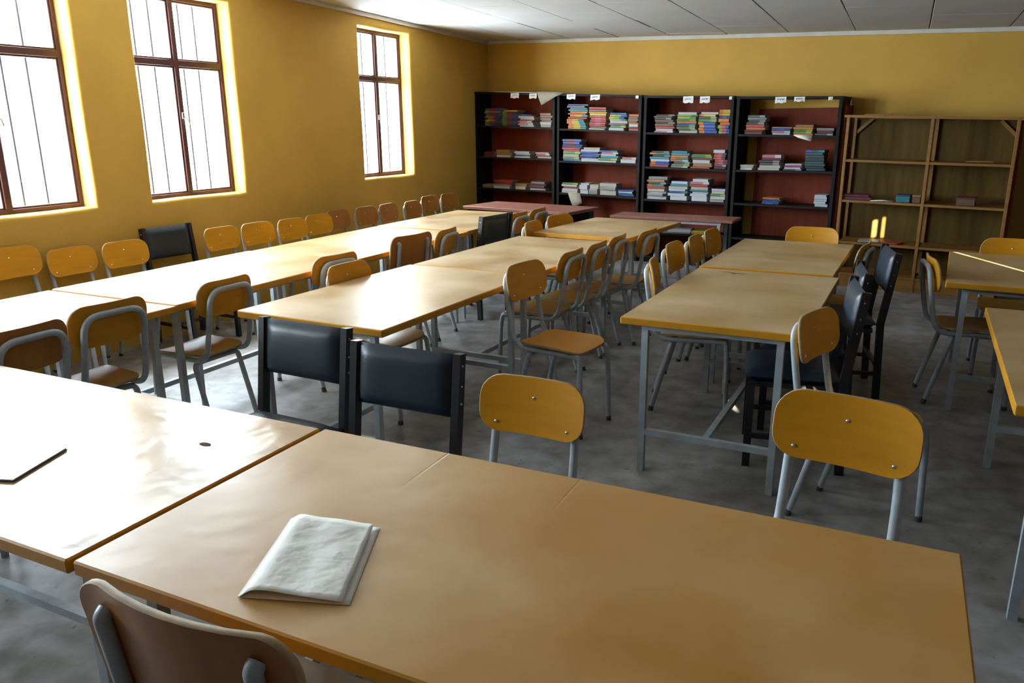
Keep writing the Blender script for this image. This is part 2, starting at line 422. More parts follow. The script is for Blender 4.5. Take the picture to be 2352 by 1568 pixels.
gap_wall(YR-0.02, YR, 'x', XW-0.3, XR+0.02, 3.0, slits_b, 'wall_rear')

# ceiling: sloping soffit with separate boards
cb = MB()
xa, xb, ya, yb = XW-0.3, XR+0.3, YR-0.3, 10.3
cs = [(xa, ya), (xb, ya), (xb, yb), (xa, yb)]
cb.add([(x, y, ceil_z(x, y)+0.012) for x, y in cs] + [(x, y, ceil_z(x, y)+0.3) for x, y in cs], [(3,2,1,0),(4,5,6,7),(0,1,5,4),(1,2,6,5),(2,3,7,6),(3,0,4,7)])
ceiling = struct('ceiling', cb, [M_CEILGAP], 'white boarded ceiling')
PW, PL = 0.655, 1.12
pm = MB(); pm.bbox(-PW/2+0.004, PW/2-0.004, -PL/2+0.003, PL/2-0.003, -0.006, 0.012, 0.003)
pmesh = pm.mesh('ceiling_panel', [M_CEIL])
tilt = (math.atan(-0.0195), -math.atan(-0.0439), 0)
for i in range(13):
    for j in range(-2, 10):
        x = -4.85 + PW*i; y = 9.20 - 0.0 - PL*(9-j) + (PL*0.5 if i % 2 else 0) + PL*0.45
        yy = y
        # keep inside the far wall
        lim = CY0 + math.tan(WA)*(x-CX0)
        if yy - PL/2 > lim + 0.1 or yy + PL/2 < YR: continue
        o = link('ceiling_panel', pmesh, ceiling, (x, yy, ceil_z(x, yy)+rnd.uniform(-0.002, 0.003)))
        o.rotation_euler = (tilt[0]+rnd.uniform(-.002, .002), tilt[1]+rnd.uniform(-.004, .004), rnd.uniform(-.004, .004))
# cornice strips
t1 = MB(); a = wp(0, 0.02); b = wp(8.3, 0.02)
for k in range(12):
    p = a.lerp(b, k/12); q = a.lerp(b, (k+1)/12)
    t1.beam((p.x, p.y, ceil_z(p.x, p.y)-0.022), (q.x, q.y, ceil_z(q.x, q.y)-0.022), 0.04, 0.045)
struct('trim_1', t1, [M_TRIM], 'off-white cornice strip along the far wall')
t2 = MB(); t2.beam((XW+0.02, YR, ceil_z(XW, YR)-0.022), (XW+0.02, CY0, ceil_z(XW, CY0)-0.022), 0.04, 0.045)
struct('trim_2', t2, [M_TRIM], 'off-white cornice strip along the window wall')

# ------------------------------------------------------------------ tables
TT, TZ = 0.034, 0.76
M_TOP = wood_top('worn_wood_tabletop', (0.41, 0.235, 0.075), (0.56, 0.400, 0.210))
def make_table(label, x0, x1, y0, y1, z=TZ, group='wooden reading tables', rz=0.0, top=None, inset=0.10, end_inset=0.07, long_axis='y', cat='table', name='reading_table', edge=None):
    cx, cy = (x0+x1)/2, (y0+y1)/2; w, l = x1-x0, y1-y0
    t = thing(name, label, cat, (cx, cy, 0), rz, group)
    tb = MB(); tb.bbox(-w/2, w/2, -l/2, l/2, z-TT, z, 0.004, 1, 0)
    link('tabletop', tb.mesh('tabletop', [top or M_TOP, edge or M_EDGE]), t)
    ix, iy = (inset, end_inset) if long_axis == 'y' else (end_inset, inset)
    lx, ly = w/2-ix, l/2-iy; s = 0.015; ztop = z-TT
    lm = MB(); lm.box(-s, s, -s, s, 0, ztop-0.03); lmesh = lm.mesh('leg', [M_GREY])
    for sx in (-1, 1):
        for sy in (-1, 1): link('leg', lmesh, t, (sx*lx, sy*ly, 0))
    ap = MB()
    for sy in (-1, 1): ap.box(-lx-s, lx+s, sy*ly-s, sy*ly+s, ztop-0.03, ztop)
    for sx in (-1, 1): ap.box(sx*lx-s, sx*lx+s, -ly+s, ly-s, ztop-0.03, ztop)
    link('apron_frame', ap.mesh('apron_frame', [M_GREY]), t)
    zr = 0.20; h = 0.014
    if long_axis == 'y':
        for sy in (-1, 1): link('end_rail', MB().box(-lx+s, lx-s, sy*ly-h, sy*ly+h, zr-h, zr+h).mesh('end_rail', [M_GREY]), t)
        link('long_rail', MB().box(-h, h, -ly+h, ly-h, zr-h, zr+h).mesh('long_rail', [M_GREY]), t)
    else:
        for sx in (-1, 1): link('end_rail', MB().box(sx*lx-h, sx*lx+h, -ly+s, ly-s, zr-h, zr+h).mesh('end_rail', [M_GREY]), t)
        link('long_rail', MB().box(-lx+h, lx-h, -h, h, zr-h, zr+h).mesh('long_rail', [M_GREY]), t)
    return t
# window row
make_table('nearest table of the row along the window wall, glaring white, cut by left frame', -4.115, -3.15, 1.18, 2.655, TZ-0.004)
make_table('second table of the row along the window wall, below the two large windows', -4.11, -3.155, 2.665, 4.145)
make_table('third table of the row along the window wall', -4.09, -3.165, 4.15, 5.635)
make_table('farthest yellow-edged table of the row along the window wall', -4.085, -3.175, 5.645, 7.06, TZ+0.004)
# second row
make_table('glossy wooden table behind the two black chairs, near end of second row', -2.765, -1.905, 2.68, 4.10, rz=math.radians(-2.0))
make_table('middle table of the second row, chairs crowding its right side', -2.700, -1.850, 4.11, 5.56, rz=math.radians(-2.0))
make_table('far table of the second row, slightly askew, next to the brown bench desk', -2.575, -1.755, 5.70, 6.87, TZ+0.012, rz=math.radians(-5.0), end_inset=0.30)
# third row
t3a = make_table('wooden table in the middle of the floor with a small dark chip, black chairs beside', -1.072, -0.277, 3.312, 4.708, rz=math.radians(-1.2))
make_table('wooden table behind the chipped one, before the empty pine shelf', -1.05, -0.280, 4.765, 6.08, rz=math.radians(-1.5))
# right tables
make_table('wooden table at right edge with two thin streaks of sunlight', 0.30, 1.12, 4.84, 6.04, TZ-0.012, rz=math.radians(-3))
make_table('wooden table at right edge, cut by frame, nearer than the sunlit one', 0.395, 1.25, 2.70, 4.18, rz=math.radians(-1))
# front row (long side towards the camera)
M_TOPF = wood_top('front_wood_tabletop', (0.44, 0.195, 0.018), (0.56, 0.325, 0.105), cracks=(-0.39, -0.013), spec=0.5, rough=0.36)
t0b = make_table('large front wooden table with a folded sheet of paper on it', -1.424, 0.187, 0.872, 1.664, top=M_TOPF, long_axis='x', inset=0.09, end_inset=0.12)
M_TOPW = wood_top('wrinkled_varnish_tabletop', (0.40, 0.195, 0.045), (0.48, 0.290, 0.110), spec=0.7, rough=0.27, bump=1.6)
t0a = make_table('front table at lower left, glaring white in window light', -3.05, -1.438, 0.868, 1.660, top=M_TOPW, long_axis='x', inset=0.09, end_inset=0.06)
# the chip and the knot
def blob(name, pts, z, m, parent, th=0.0012):
    mb = MB(); n = len(pts); v = [(x, y, z-0.01) for x, y in pts] + [(x, y, z+th) for x, y in pts]
    mb.add(v, [tuple(range(n, 2*n))] + [(i, (i+1) % n, n+(i+1) % n, n+i) for i in range(n)])
    return link(name, mb.mesh(name, [m]), parent)
M_HOLE = mat('splintered_dark_hole', (0.02, 0.015, 0.012), rough=0.9)
b_ = blob('chip', [(-0.235, 0.612), (-0.19, 0.603), (-0.165, 0.575), (-0.145, 0.592), (-0.09, 0.588), (-0.13, 0.598), (-0.165, 0.596), (-0.20, 0.612)], TZ, M_HOLE, t3a); b_['label'] = 'dark splintered chip in the wood'
b_ = blob('knot', [(0.595+0.02*math.cos(a*PI/4), 0.166+0.010*math.sin(a*PI/4)) for a in range(8)], TZ, mat('brown_dent', (0.10, 0.05, 0.03), rough=0.9, spec=0.1), t0a); b_['label'] = 'brown dent in the varnish'

# brown laminate desks by the bookcases
M_DARKLEG = mat('dark_steel_leg', (0.03, 0.03, 0.035), rough=0.4)
def brown_table():
    w, l = 1.30, 0.60
    t = thing('laminate_table', 'pinkish brown laminate table by the first dark bookcase, seen beyond the window row', 'table', (-3.46, 7.475, 0), math.radians(-9))
    tb = MB(); tb.bbox(-w/2, w/2, -l/2, l/2, 0.755, 0.785, 0.003, 1, 0)
    link('tabletop', tb.mesh('tabletop', [M_BROWNTOP, M_BROWNTOP]), t)
    for sx in (-1, 1):
        for sy in (-1, 1): link('leg', MB().box(-.018, .018, -.018, .018, 0, 0.755).mesh('leg', [M_DARKLEG]), t, (sx*(w/2-.06), sy*(l/2-.05), 0))
    link('modesty_panel', MB().box(-w/2+.08, w/2-.08, l/2-.06, l/2-.045, 0.30, 0.755).mesh('modesty_panel', [M_CASE]), t)
    link('apron_frame', MB().box(-w/2+.08, w/2-.08, -l/2+.035, -l/2+.06, 0.70, 0.755).mesh('apron_frame', [M_DARKLEG]), t)
brown_table()
def bench_desk():
    w, l, z = 1.17, 0.35, 0.76
    t = thing('bench_desk', 'narrow red-brown school desk with an open shelf beneath, before the third bookcase', 'desk', (-1.905, 7.37, 0), math.radians(-2.5))
    link('desktop', MB().bbox(-w/2, w/2, -l/2, l/2, z-.025, z, .004).mesh('desktop', [M_BROWNTOP]), t)
    for sx in (-1, 1):
        for sy in (-1, 1): link('leg', MB().box(-.014, .014, -.014, .014, 0.02, z-.05).mesh('leg', [M_GREY]), t, (sx*(w/2-.13), sy*(l/2-.04), 0))
        link('foot_rail', MB().box(-.014, .014, -l/2, l/2, 0, .025).mesh('foot_rail', [M_GREY]), t, (sx*(w/2-.13), 0, 0))
        link('shelf_support', MB().box(-.008, .008, -l/2+.05, l/2-.05, .585, .597).mesh('shelf_support', [M_GREY]), t, (sx*(w/2-.145), 0, 0))
    link('apron_frame', MB().box(-w/2+.11, w/2-.11, -l/2+.025, l/2-.025, z-.05, z-.025).mesh('apron_frame', [M_GREY]), t)
    link('under_shelf', MB().bbox(-w/2+.145, w/2-.145, -l/2+.03, l/2-.03, .597, .612, .002).mesh('under_shelf', [M_CASE]), t)
    for z_ in (0.20, 0.315): link('stretcher', MB().box(-w/2+.145, w/2-.145, -l/2+.03, -l/2+.055, z_-.012, z_+.012).mesh('stretcher', [M_GREY]), t)
bench_desk()

# ------------------------------------------------------------------ chairs
def tilt_back(zt, y0, slope):
    return lambda z: y0 - slope*(z-0.45)
def make_chair_a(seat_mat, back_mat):
    """tubular school chair: curved plywood back on a bent loop, plywood seat, splayed rear legs (faces +y)"""
    t = link('school_chair', None)
    yb = lambda z: -0.195 - 0.165*(z-0.46)
    W, Hh, zc = 0.374, 0.190, 0.755
    def fb(u, v, th):
        z = zc + v; k = (u/(W/2))**2
        return (u, yb(z) + 0.012 + 0.026*k - th, z)
    bk = MB(); bk.plate(W, Hh, 0.072, 0.012, fb)
    back = link('backrest', bk.mesh('backrest', [back_mat, M_PLYEDGE]), t)
    for (u, v) in ((-0.128, -0.062), (0.128, -0.062), (0.0, 0.028)):
        p = Vector(fb(u, v, -0.0062)); q = Vector(fb(u, v, -0.0095)); sm = MB(); sm.tube([p, (p+q)/2, q], [0.0065, 0.006, 0.003], 8)
        link('screw', sm.mesh('screw', [M_SCREW]), back)
    SW, SL = 0.342, 0.36
    def fs(u, v, th):
        x = u*(1 - 0.10*(-v/SL)) ; k = max(0, v-0.08)
        return (x, v+0.015, 0.447 + 0.010*(u/(SW/2))**2 - 1.6*k*k + 0.02*max(0, -v-0.10) + th)
    st = MB(); st.plate(SW, SL, 0.065, 0.013, fs)
    link('seat', st.mesh('seat', [seat_mat, M_PLYEDGE]), t)
    r = 0.0142; x = 0.147
    path = [(x, 0.150, 0.427), (x, -0.190, 0.427), (x-0.002, yb(0.60)-0.008, 0.60), (x-0.006, yb(0.805)-0.008, 0.805)]
    full = path + [(-p[0], p[1], p[2]) for p in reversed(path)]
    fr = MB(); fr.tube(rounded(full, [0.075, 0.05, 0.075, 0.075, 0.05, 0.075], 6), r, 10)
    link('back_frame', fr.mesh('back_frame', [M_GREY]), t)
    for sx in (-1, 1):
        lf = MB(); lf.tube(rounded([(sx*x, 0.148, 0.427), (sx*x, 0.196, 0.427), (sx*(x+0.006), 0.205, 0.34), (sx*(x+0.012), 0.215, 0.0)], [0.05, 0.03], 5), r, 8)
        o = link('leg', lf.mesh('leg', [M_GREY]), t)
        link('foot_cap', MB().tube([(sx*(x+0.012), 0.215, 0.0), (sx*(x+0.0115), 0.2143, 0.028)], [0.0155, 0.014], 8).mesh('foot_cap', [M_FOOT]), o)
        lr = MB(); lr.tube(rounded([(sx*(x+0.012), -0.205, 0.0), (sx*(x+0.004), -0.100, 0.405), (sx*0.09, -0.095, 0.405)], [0.05], 5), r, 8)
        o = link('leg', lr.mesh('leg', [M_GREY]), t)
        link('foot_cap', MB().tube([(sx*(x+0.012), -0.205, 0.0), (sx*(x+0.0118), -0.198, 0.028)], [0.0155, 0.014], 8).mesh('foot_cap', [M_FOOT]), o)
    link('cross_tube', MB().tube([(-0.092, -0.095, 0.405), (0.092, -0.095, 0.405)], r, 8).mesh('cross_tube', [M_GREY]), t)
    return t

def make_chair_b(vinyl):
    """black vinyl padded chair with square posts (faces +y)"""
    t = link('padded_chair', None)
    hx = 0.207
    yb = lambda z: -0.195 - (0.0 if z < .46 else 0.13*(z-0.46))
    def cushion(w, h, d, fn, name):
        mb = MB(); nx, ny = 14, 10; grid = []
        for side in (1, -1):
            v = []
            for j in range(ny+1):
                for i in range(nx+1):
                    a, b = i/nx*2-1, j/ny*2-1
                    k = (max(0, 1-abs(a)**6))**.45 * (max(0, 1-abs(b)**5))**.45
                    v.append(fn(a*w/2, b*h/2, side*d/2*k))
            fs = [(j*(nx+1)+i, j*(nx+1)+i+1, (j+1)*(nx+1)+i+1, (j+1)*(nx+1)+i) for j in range(ny) for i in range(nx)]
            if side < 0: fs = [tuple(reversed(f)) for f in fs]
            mb.add(v, fs, 0, True)
        return link(name, mb.mesh(name, [vinyl]), t)
    bc = cushion(2*hx-0.032, 0.235, 0.055, lambda u, v, d: (u, yb(0.755+v)+0.004+d, 0.755+v), 'backrest')
    link('seam', MB().tube([(hx-0.045, yb(0.65)-0.020, 0.65), (hx-0.043, yb(0.755)-0.0235, 0.755), (hx-0.045, yb(0.86)-0.020, 0.86)], 0.0016, 5).mesh('seam', [mat('pale_piping', (0.28, 0.24, 0.2))]), bc)
    cushion(2*hx+0.01, 0.42, 0.075, lambda u, v, d: (u, v+0.03, 0.452+d), 'seat')
    link('seat_frame', MB().box(-hx+.012, hx-.012, -.16, .215, .40, .425).mesh('seat_frame', [M_BLACKF]), t)
    s = 0.014
    for sx in (-1, 1):
        p = MB()
        for z0, z1 in ((0, .46), (.46, .875)):
            ya, yb2 = yb(z0)+(-.02*(1-z0/.46) if z0 < .4 else 0), yb(z1)
            p.beam((sx*hx, ya, z0), (sx*hx, yb2, z1), 0.028, 0.040)
        po = link('leg', p.mesh('leg', [M_BLACKF]), t)
        for zz in (.69, .755, .83):
            link('screw', MB().tube([(sx*(hx+.0138), yb(zz), zz), (sx*(hx+.0165), yb(zz), zz)], [.005, .004], 6).mesh('screw', [M_SCREW]), po)
        link('leg', MB().box(sx*hx-s, sx*hx+s, .19, .225, 0, .425).mesh('leg', [M_BLACKF]), t)
        link('side_rail', MB().box(sx*hx-.009, sx*hx+.009, -.195, .19, .145, .168).mesh('side_rail', [M_BLACKF]), t)
    link('stretcher', MB().box(-hx+.009, hx-.009, -.012, .012, .147, .166).mesh('stretcher', [M_BLACKF]), t)
    link('back_rail', MB().box(-hx+.014, hx-.014, -.205, -.185, .20, .222).mesh('back_rail', [M_BLACKF]), t)
    return t

def make_chair_c():
    """wide, wavy one-piece plywood back on two upright oval tubes (faces +y)"""
    t = link('plywood_chair', None)
    W, Hh, zc = 0.44, 0.33, 0.705
    yb = lambda z: -0.19 - 0.15*(z-0.46)
    def fb(u, v, th):
        z = zc+v; a = u/(W/2)
        y = 0.048*(abs(a)**2) - 0.022*max(0, abs(a)-0.72)/0.28*abs(a)
        return (u*(1-0.04*(v/Hh-0.5)*-1), yb(z)+0.010+y-th, z)
    bk = MB(); bk.plate(W, Hh, 0.062, 0.016, fb, rings=(1, .88, .7, .5, .3))
    link('backrest', bk.mesh('backrest', [M_PLYOLD, M_PLYEDGE]), t)
    def fs(u, v, th): return (u*(1+0.08*v/0.4), v+0.015, 0.447 + 0.012*(u/0.2)**2 - 1.6*max(0, v-0.08)**2 + th)
    st = MB(); st.plate(0.40, 0.39, 0.07, 0.014, fs); link('seat', st.mesh('seat', [M_SEAT, M_PLYEDGE]), t)
    x = 0.150; r = 0.015
    for sx in (-1, 1):
        yo = 0.048*(x/(W/2))**2
        up = MB(); up.tube(rounded([(sx*x, 0.15, 0.424), (sx*x, -0.175, 0.424), (sx*x, yb(0.55)-0.012+yo, 0.55), (sx*x, yb(0.812)-0.010+yo, 0.812), (sx*x, yb(0.822)+0.004+yo, 0.822)], [.06, .03, .012], 5), r, 10)
        link('upright', up.mesh('upright', [M_GREY]), t)
        lf = MB(); lf.tube(rounded([(sx*x, .148, .424), (sx*x, .196, .424), (sx*(x+.03), .215, 0)], [.05], 5), .0125, 8)
        o = link('leg', lf.mesh('leg', [M_GREY]), t)
        link('foot_cap', MB().tube([(sx*(x+.03), .215, 0), (sx*(x+.029), .2145, .028)], [.0155, .014], 8).mesh('foot_cap', [M_FOOT]), o)
        lr = MB(); lr.tube(rounded([(sx*(x+.03), -.21, 0), (sx*(x+.005), -.10, .405), (sx*.09, -.095, .405)], [.05], 5), .0125, 8)
        o = link('leg', lr.mesh('leg', [M_GREY]), t)
        link('foot_cap', MB().tube([(sx*(x+.03), -.21, 0), (sx*(x+.029), -.204, .028)], [.0155, .014], 8).mesh('foot_cap', [M_FOOT]), o)
    link('cross_tube', MB().tube([(-.092, -.095, .405), (.092, -.095, .405)], .0125, 8).mesh('cross_tube', [M_GREY]), t)
    return t

PROTO = {}
def place_chair(kind, x, y, deg, label, group=None, scale=1.0):
    if kind not in PROTO:
        PROTO[kind] = {'A': lambda: make_chair_a(M_SEAT, M_PLY), 'D': lambda: make_chair_a(M_SEAT, M_PLYOLD), 'O': lambda: make_chair_a(M_PLY, M_PLY),
                       'B': lambda: make_chair_b(M_VINYL), 'E': lambda: make_chair_b(M_VINYLB), 'C': make_chair_c}[kind]()
        o = PROTO[kind]
    else:
        o = copy_tree(PROTO[kind])
    o.location = (x, y, 0); o.rotation_euler = (0, 0, math.radians(deg)-PI/2); o.scale = scale if isinstance(scale, tuple) else (scale,)*3
    tag(o, label, 'chair', group)
    return o
GW = 'chairs lined up under the windows'
GR = 'chairs on the aisle side of the window row'
GM = 'chairs between second and third rows'
GT = 'chairs around the third row'
GF = 'chairs on far side of the front tables'
CH = [
 ('A', -4.855, 3.06, 0, 'wooden chair against window wall, cut by left edge of photo', GW, 1.03),
 ('A', -4.850, 3.455, -1, 'second wooden chair from left along window wall', GW),
 ('A', -4.790, 3.820, -4, 'wooden chair just left of the black chair against window wall', GW),
 ('B', -4.835, 4.265, -4, 'black padded chair standing against the window wall', GW),
 ('A', -4.745, 4.700, -2, 'wooden chair just right of the black chair against window wall', GW),
 ('A', -4.700, 5.055, -4, 'wooden chair against window wall, second right of the black chair', GW),
 ('A', -4.615, 5.400, -2, 'wooden chair against window wall, third right of the black chair', GW),
 ('A', -4.620, 5.765, -2, 'wooden chair against window wall, fourth right of the black chair', GW),
 ('D', -4.700, 6.165, 2, 'brownish wooden chair below left edge of the far narrow window', GW),
 ('D', -4.630, 6.520, 0, 'brownish wooden chair directly below the middle of the far narrow window', GW),
 ('D', -4.600, 6.880, 4, 'brownish wooden chair below right edge of the far narrow window', GW),
 ('D', -4.535, 7.245, 5, 'last of the chair row under the far window, standing slightly proud', GW),
 ('D', -4.700, 7.840, -2, 'left one of the two chairs near the far corner', GW),
 ('D', -4.650, 8.190, -4, 'right one of the two chairs near the far corner', GW),
 ('D', -3.300, 1.850, 183, 'wooden chair at left frame edge behind the white-lit front table, back to camera', GR),
 ('A', -3.330, 2.275, 176, 'wooden chair with grey loop frame, second from left at near window table', GR, 1.02),
 ('A', -3.335, 2.950, 180, 'wooden chair with loop frame, fully visible legs, left of second-row table', GR),
 ('A', -3.300, 3.850, 172, 'wooden chair seen from behind, half hidden by another chair backrest', GR),
 ('C', -3.275, 4.675, 172, 'wide plywood-backed chair with two upright bars at window row', GR),
 ('A', -3.300, 5.125, 186, 'wooden chair with loop frame just right of the wide plywood-backed chair', GR),
 ('B', -3.300, 5.960, 172, 'black padded chair with its back to camera at window row far end', GR),
 ('A', -3.290, 6.395, 178, 'wooden chair mostly hidden behind the far black chair', GR),
 ('A', -3.270, 6.770, 180, 'wooden chair with loop frame, last on aisle side of window row', GR),
 ('A', -2.575, 3.560, -2, 'wooden chair pushed under left side of second-row table, backrest reflected in it', 'chairs on left of second row'),
 ('A', -2.430, 5.800, 3, 'small-looking wooden chair at left near corner of the far second-row table', 'chairs on left of second row'),
 ('A', -2.430, 6.270, -14, 'wooden chair behind left side of the far second-row table', 'chairs on left of second row'),
 ('O', -1.585, 3.815, -8, 'orange wooden chair facing right, whole seat visible, between second and third rows', GM, 1.03),
 ('A', -2.030, 4.537, 178, 'nearest of four loop-framed chairs lined up at right of second row', GM),
 ('A', -2.000, 4.910, 179, 'second of four loop-framed chairs lined up at right of second row', GM),
 ('A', -1.985, 5.283, 180, 'third of four loop-framed chairs lined up at right of second row', GM),
 ('A', -1.875, 5.665, 176, 'farthest of four loop-framed chairs lined up at right of second row', GM),
 ('A', -1.010, 4.395, 12, 'chair seen edge-on at left side of the chipped table', GT),
 ('A', -1.080, 5.055, -2, 'chair with upright yellow back at left of the far third-row table', GT),
 ('A', -1.030, 5.435, 0, 'small yellow chair back behind the one left of far third-row table', GT),
 ('A', -1.000, 5.800, -4, 'yellow chair leaning at the far left corner of third row', GT),
 ('A', -0.570, 6.010, -91, 'chair at the far end of third row, only top of its back showing', GT),
 ('A', -0.400, 5.560, 173, 'wooden chair seen edge-on at right of the far third-row table', GT),
 ('E', -0.262, 5.110, 191, 'black padded chair with shining back, standing apart right of third row', GT),
 ('E', -0.375, 4.390, 188, 'farther of two black chairs tucked under the chipped table', GT),
 ('E', -0.372, 3.890, 190, 'nearer of two black chairs tucked under the chipped table, blue-sheened seat', GT),
 ('A', -0.045, 3.300, -18, 'yellow chair at near right corner of the chipped table, back against it', GT),
 ('A', -0.101, 1.985, -98.6, 'large yellow chair back at right, behind the front table', GF, 1.031),
 ('A', -0.982, 1.925, -90, 'yellow rounded chair back in the middle, behind the front table', GF, 0.972),
 ('E', -2.135, 2.160, -92, 'left one of two black vinyl chairs behind the front table, seat visible', GF, (1.06, 1, .955)),
 ('E', -1.540, 2.020, -90, 'right one of two black vinyl chairs behind the front table', GF, (1.06, 1, .955)),
 ('C', -0.965, 0.955, 91, 'wavy brown plywood chair back in the lower left foreground', None, (1.09, 1.0, 1.0)),
 ('A', 0.425, 5.165, 8, 'chair seen edge-on at left side of the sunlit table', 'chairs at the right-hand tables'),
 ('A', 0.690, 5.860, -92, 'yellow chair behind the sunlit table at the right edge', 'chairs at the right-hand tables'),
]
for c in CH: place_chair(*c) if c[5] != GW or c[0] == 'B' else place_chair(*c[:6], c[6] if len(c) > 6 else 0.965)

# ------------------------------------------------------------------ dark bookcases
def case_empty(name, label, s, group=None):
    p = wp(s, 0)
    return thing(name, label, 'bookcase', (p.x, p.y, 0), WA, group)
# local frame: x along the wall, -y out of the wall
UNITS = [  # s0, s1, top L/R, shelves (zL, zR) from the top
 (0.035, 1.268, (2.012, 1.956), [(1.601, 1.567), (1.202, 1.192), (0.802, 0.795), (0.40, 0.395)]),
 (1.300, 2.425, (1.955, 1.905), [(1.556, 1.517), (1.171, 1.154), (0.783, 0.766), (0.39, 0.385)]),
 (2.456, 3.500, (1.900, 1.868), [(1.508, 1.486), (1.124, 1.109), (0.754, 0.751), (0.385, 0.38)]),
 (3.530, 4.600, (1.862, 1.838), [(1.486, 1.468), (1.111, 1.116), (0.756, 0.752), (0.38, 0.38)]),
]
ORD = ['first', 'second', 'third', 'fourth', 'fifth', 'sixth', 'seventh', 'eighth', 'ninth', 'tenth', 'eleventh', 'twelfth', 'thirteenth', 'fourteenth', 'fifteenth', 'sixteenth']
FD = 0.38
def skew_board(w0, w1, d0, d1, zl, zr, th):
    """board between x=w0 (surface height zl) and x=w1 (zr); d = distance from wall"""
    mb = MB(); v = [(w0,-d1,zl-th),(w1,-d1,zr-th),(w1,-d0,zr-th),(w0,-d0,zl-th),(w0,-d1,zl),(w1,-d1,zr),(w1,-d0,zr),(w0,-d0,zl)]
    mb.add(v, [(0,3,2,1),(0,1,5,4),(1,2,6,5),(2,3,7,6),(3,0,4,7),(4,5,6,7)]); return mb
cases = []
for k, (s0, s1, (tl, tr), sh) in enumerate(UNITS):
    lab = 'dark brown open bookcase with red-brown back, %s from the window wall' % ORD[k]
    c = case_empty('bookcase', lab, s0, 'dark bookcases along the far wall'); cases.append(c)
    w = s1-s0; th = 0.034
    link('side_panel', MB().bbox(0, th, -FD, -0.02, 0, tl-0.001, 0.002).mesh('side_panel', [M_CASE]), c)
    link('side_panel', MB().bbox(w-th, w, -FD, -0.02, 0, tr-0.001, 0.002).mesh('side_panel', [M_CASE]), c)
    link('top_board', skew_board(-0.005, w+0.005, 0.02, FD+0.008, tl+0.012, tr+0.012, 0.026).mesh('top_board', [M_CASE]), c)
    bx0, bz1 = (th, min(tl, tr)-0.016) if k < 3 else (0.14, tr-0.09)
    if k < 3:
        bp_ = MB(); vv = [(th, -0.035, 0.06), (w-th, -0.035, 0.06), (w-th, -0.025, 0.06), (th, -0.025, 0.06), (th, -0.035, tl-0.014), (w-th, -0.035, tr-0.014), (w-th, -0.025, tr-0.014), (th, -0.025, tl-0.014)]
        bp_.add(vv, [(0,3,2,1),(0,1,5,4),(1,2,6,5),(2,3,7,6),(3,0,4,7),(4,5,6,7)])
    else: bp_ = MB().box(bx0, w-th, -0.035, -0.025, 0.06, bz1)
    link('back_panel', bp_.mesh('back_panel', [M_CASEB]), c)
    for zl, zr in sh:
        link('shelf', skew_board(th, w-th, 0.036, FD-0.005, zl, zr, 0.022).mesh('shelf', [M_CASE]), c)
    link('bottom_board', skew_board(th, w-th, 0.036, FD-0.005, 0.085, 0.085, 0.022).mesh('bottom_board', [M_CASE]), c)
    link('plinth', MB().box(th, w-th, -FD+0.03, -FD+0.05, 0, 0.063).mesh('plinth', [M_CASE]), c)
    if k == 3:
        link('side_board', MB().box(w+0.002, w+0.035, -FD+0.05, -0.03, 0, tr-0.075).mesh('side_board', [M_CASEB]), c)

def shelf_z(k, j, s):
    s0, s1, _, sh = UNITS[k]; t = (s-s0)/(s1-s0); return sh[j][0]*(1-t)+sh[j][1]*t

# label cards stuck to the top edges
def card(k, s, w, h, scribble=True):
    s0, s1, (tl, tr), _ = UNITS[k]; t = (s-s0)/(s1-s0); z = tl*(1-t)+tr*t+0.006
    mb = MB(); x = s-s0; y = -FD-0.0095
    n = 5; v = []
    for i in range(n+1):
        xx = x-w/2+w*i/n; jit = 0.006*math.sin(i*2.1+s*9)
        v += [(xx, y, z), (xx, y-0.004-0.003*math.sin(i*1.3+s), z-h+jit)]
    mb.add(v, [(2*i, 2*i+2, 2*i+3, 2*i+1) for i in range(n)])
    o = link('label_card', mb.mesh('label_card', [M_PAPERW]), cases[k]); o['label'] = 'white paper label card'
    md = o.modifiers.new('thick', 'SOLIDIFY'); md.thickness = 0.001
    if scribble:
        q = MB(); pts = [(x-w*0.3+w*0.6*i/14, y-0.0045, z-h*0.42+0.007*math.sin(i*2.3+s*5)+0.004*math.sin(i*5.1)) for i in range(15)]
        q.tube(pts, 0.0018, 4); link('handwriting', q.mesh('handwriting', [M_INK]), o)

card(0, 0.689, 0.125, 0.061, True)
card(0, 0.961, 0.109, 0.058, True)
card(1, 1.504, 0.120, 0.057, True)
card(1, 1.830, 0.125, 0.058, True)
card(1, 2.370, 0.038, 0.032, False)
card(2, 2.987, 0.119, 0.070, True)
card(2, 3.178, 0.113, 0.067, True)
card(2, 3.464, 0.033, 0.032, False)
card(3, 3.993, 0.113, 0.060, True)
card(3, 4.182, 0.106, 0.046, True)
card(3, 4.484, 0.042, 0.032, False)

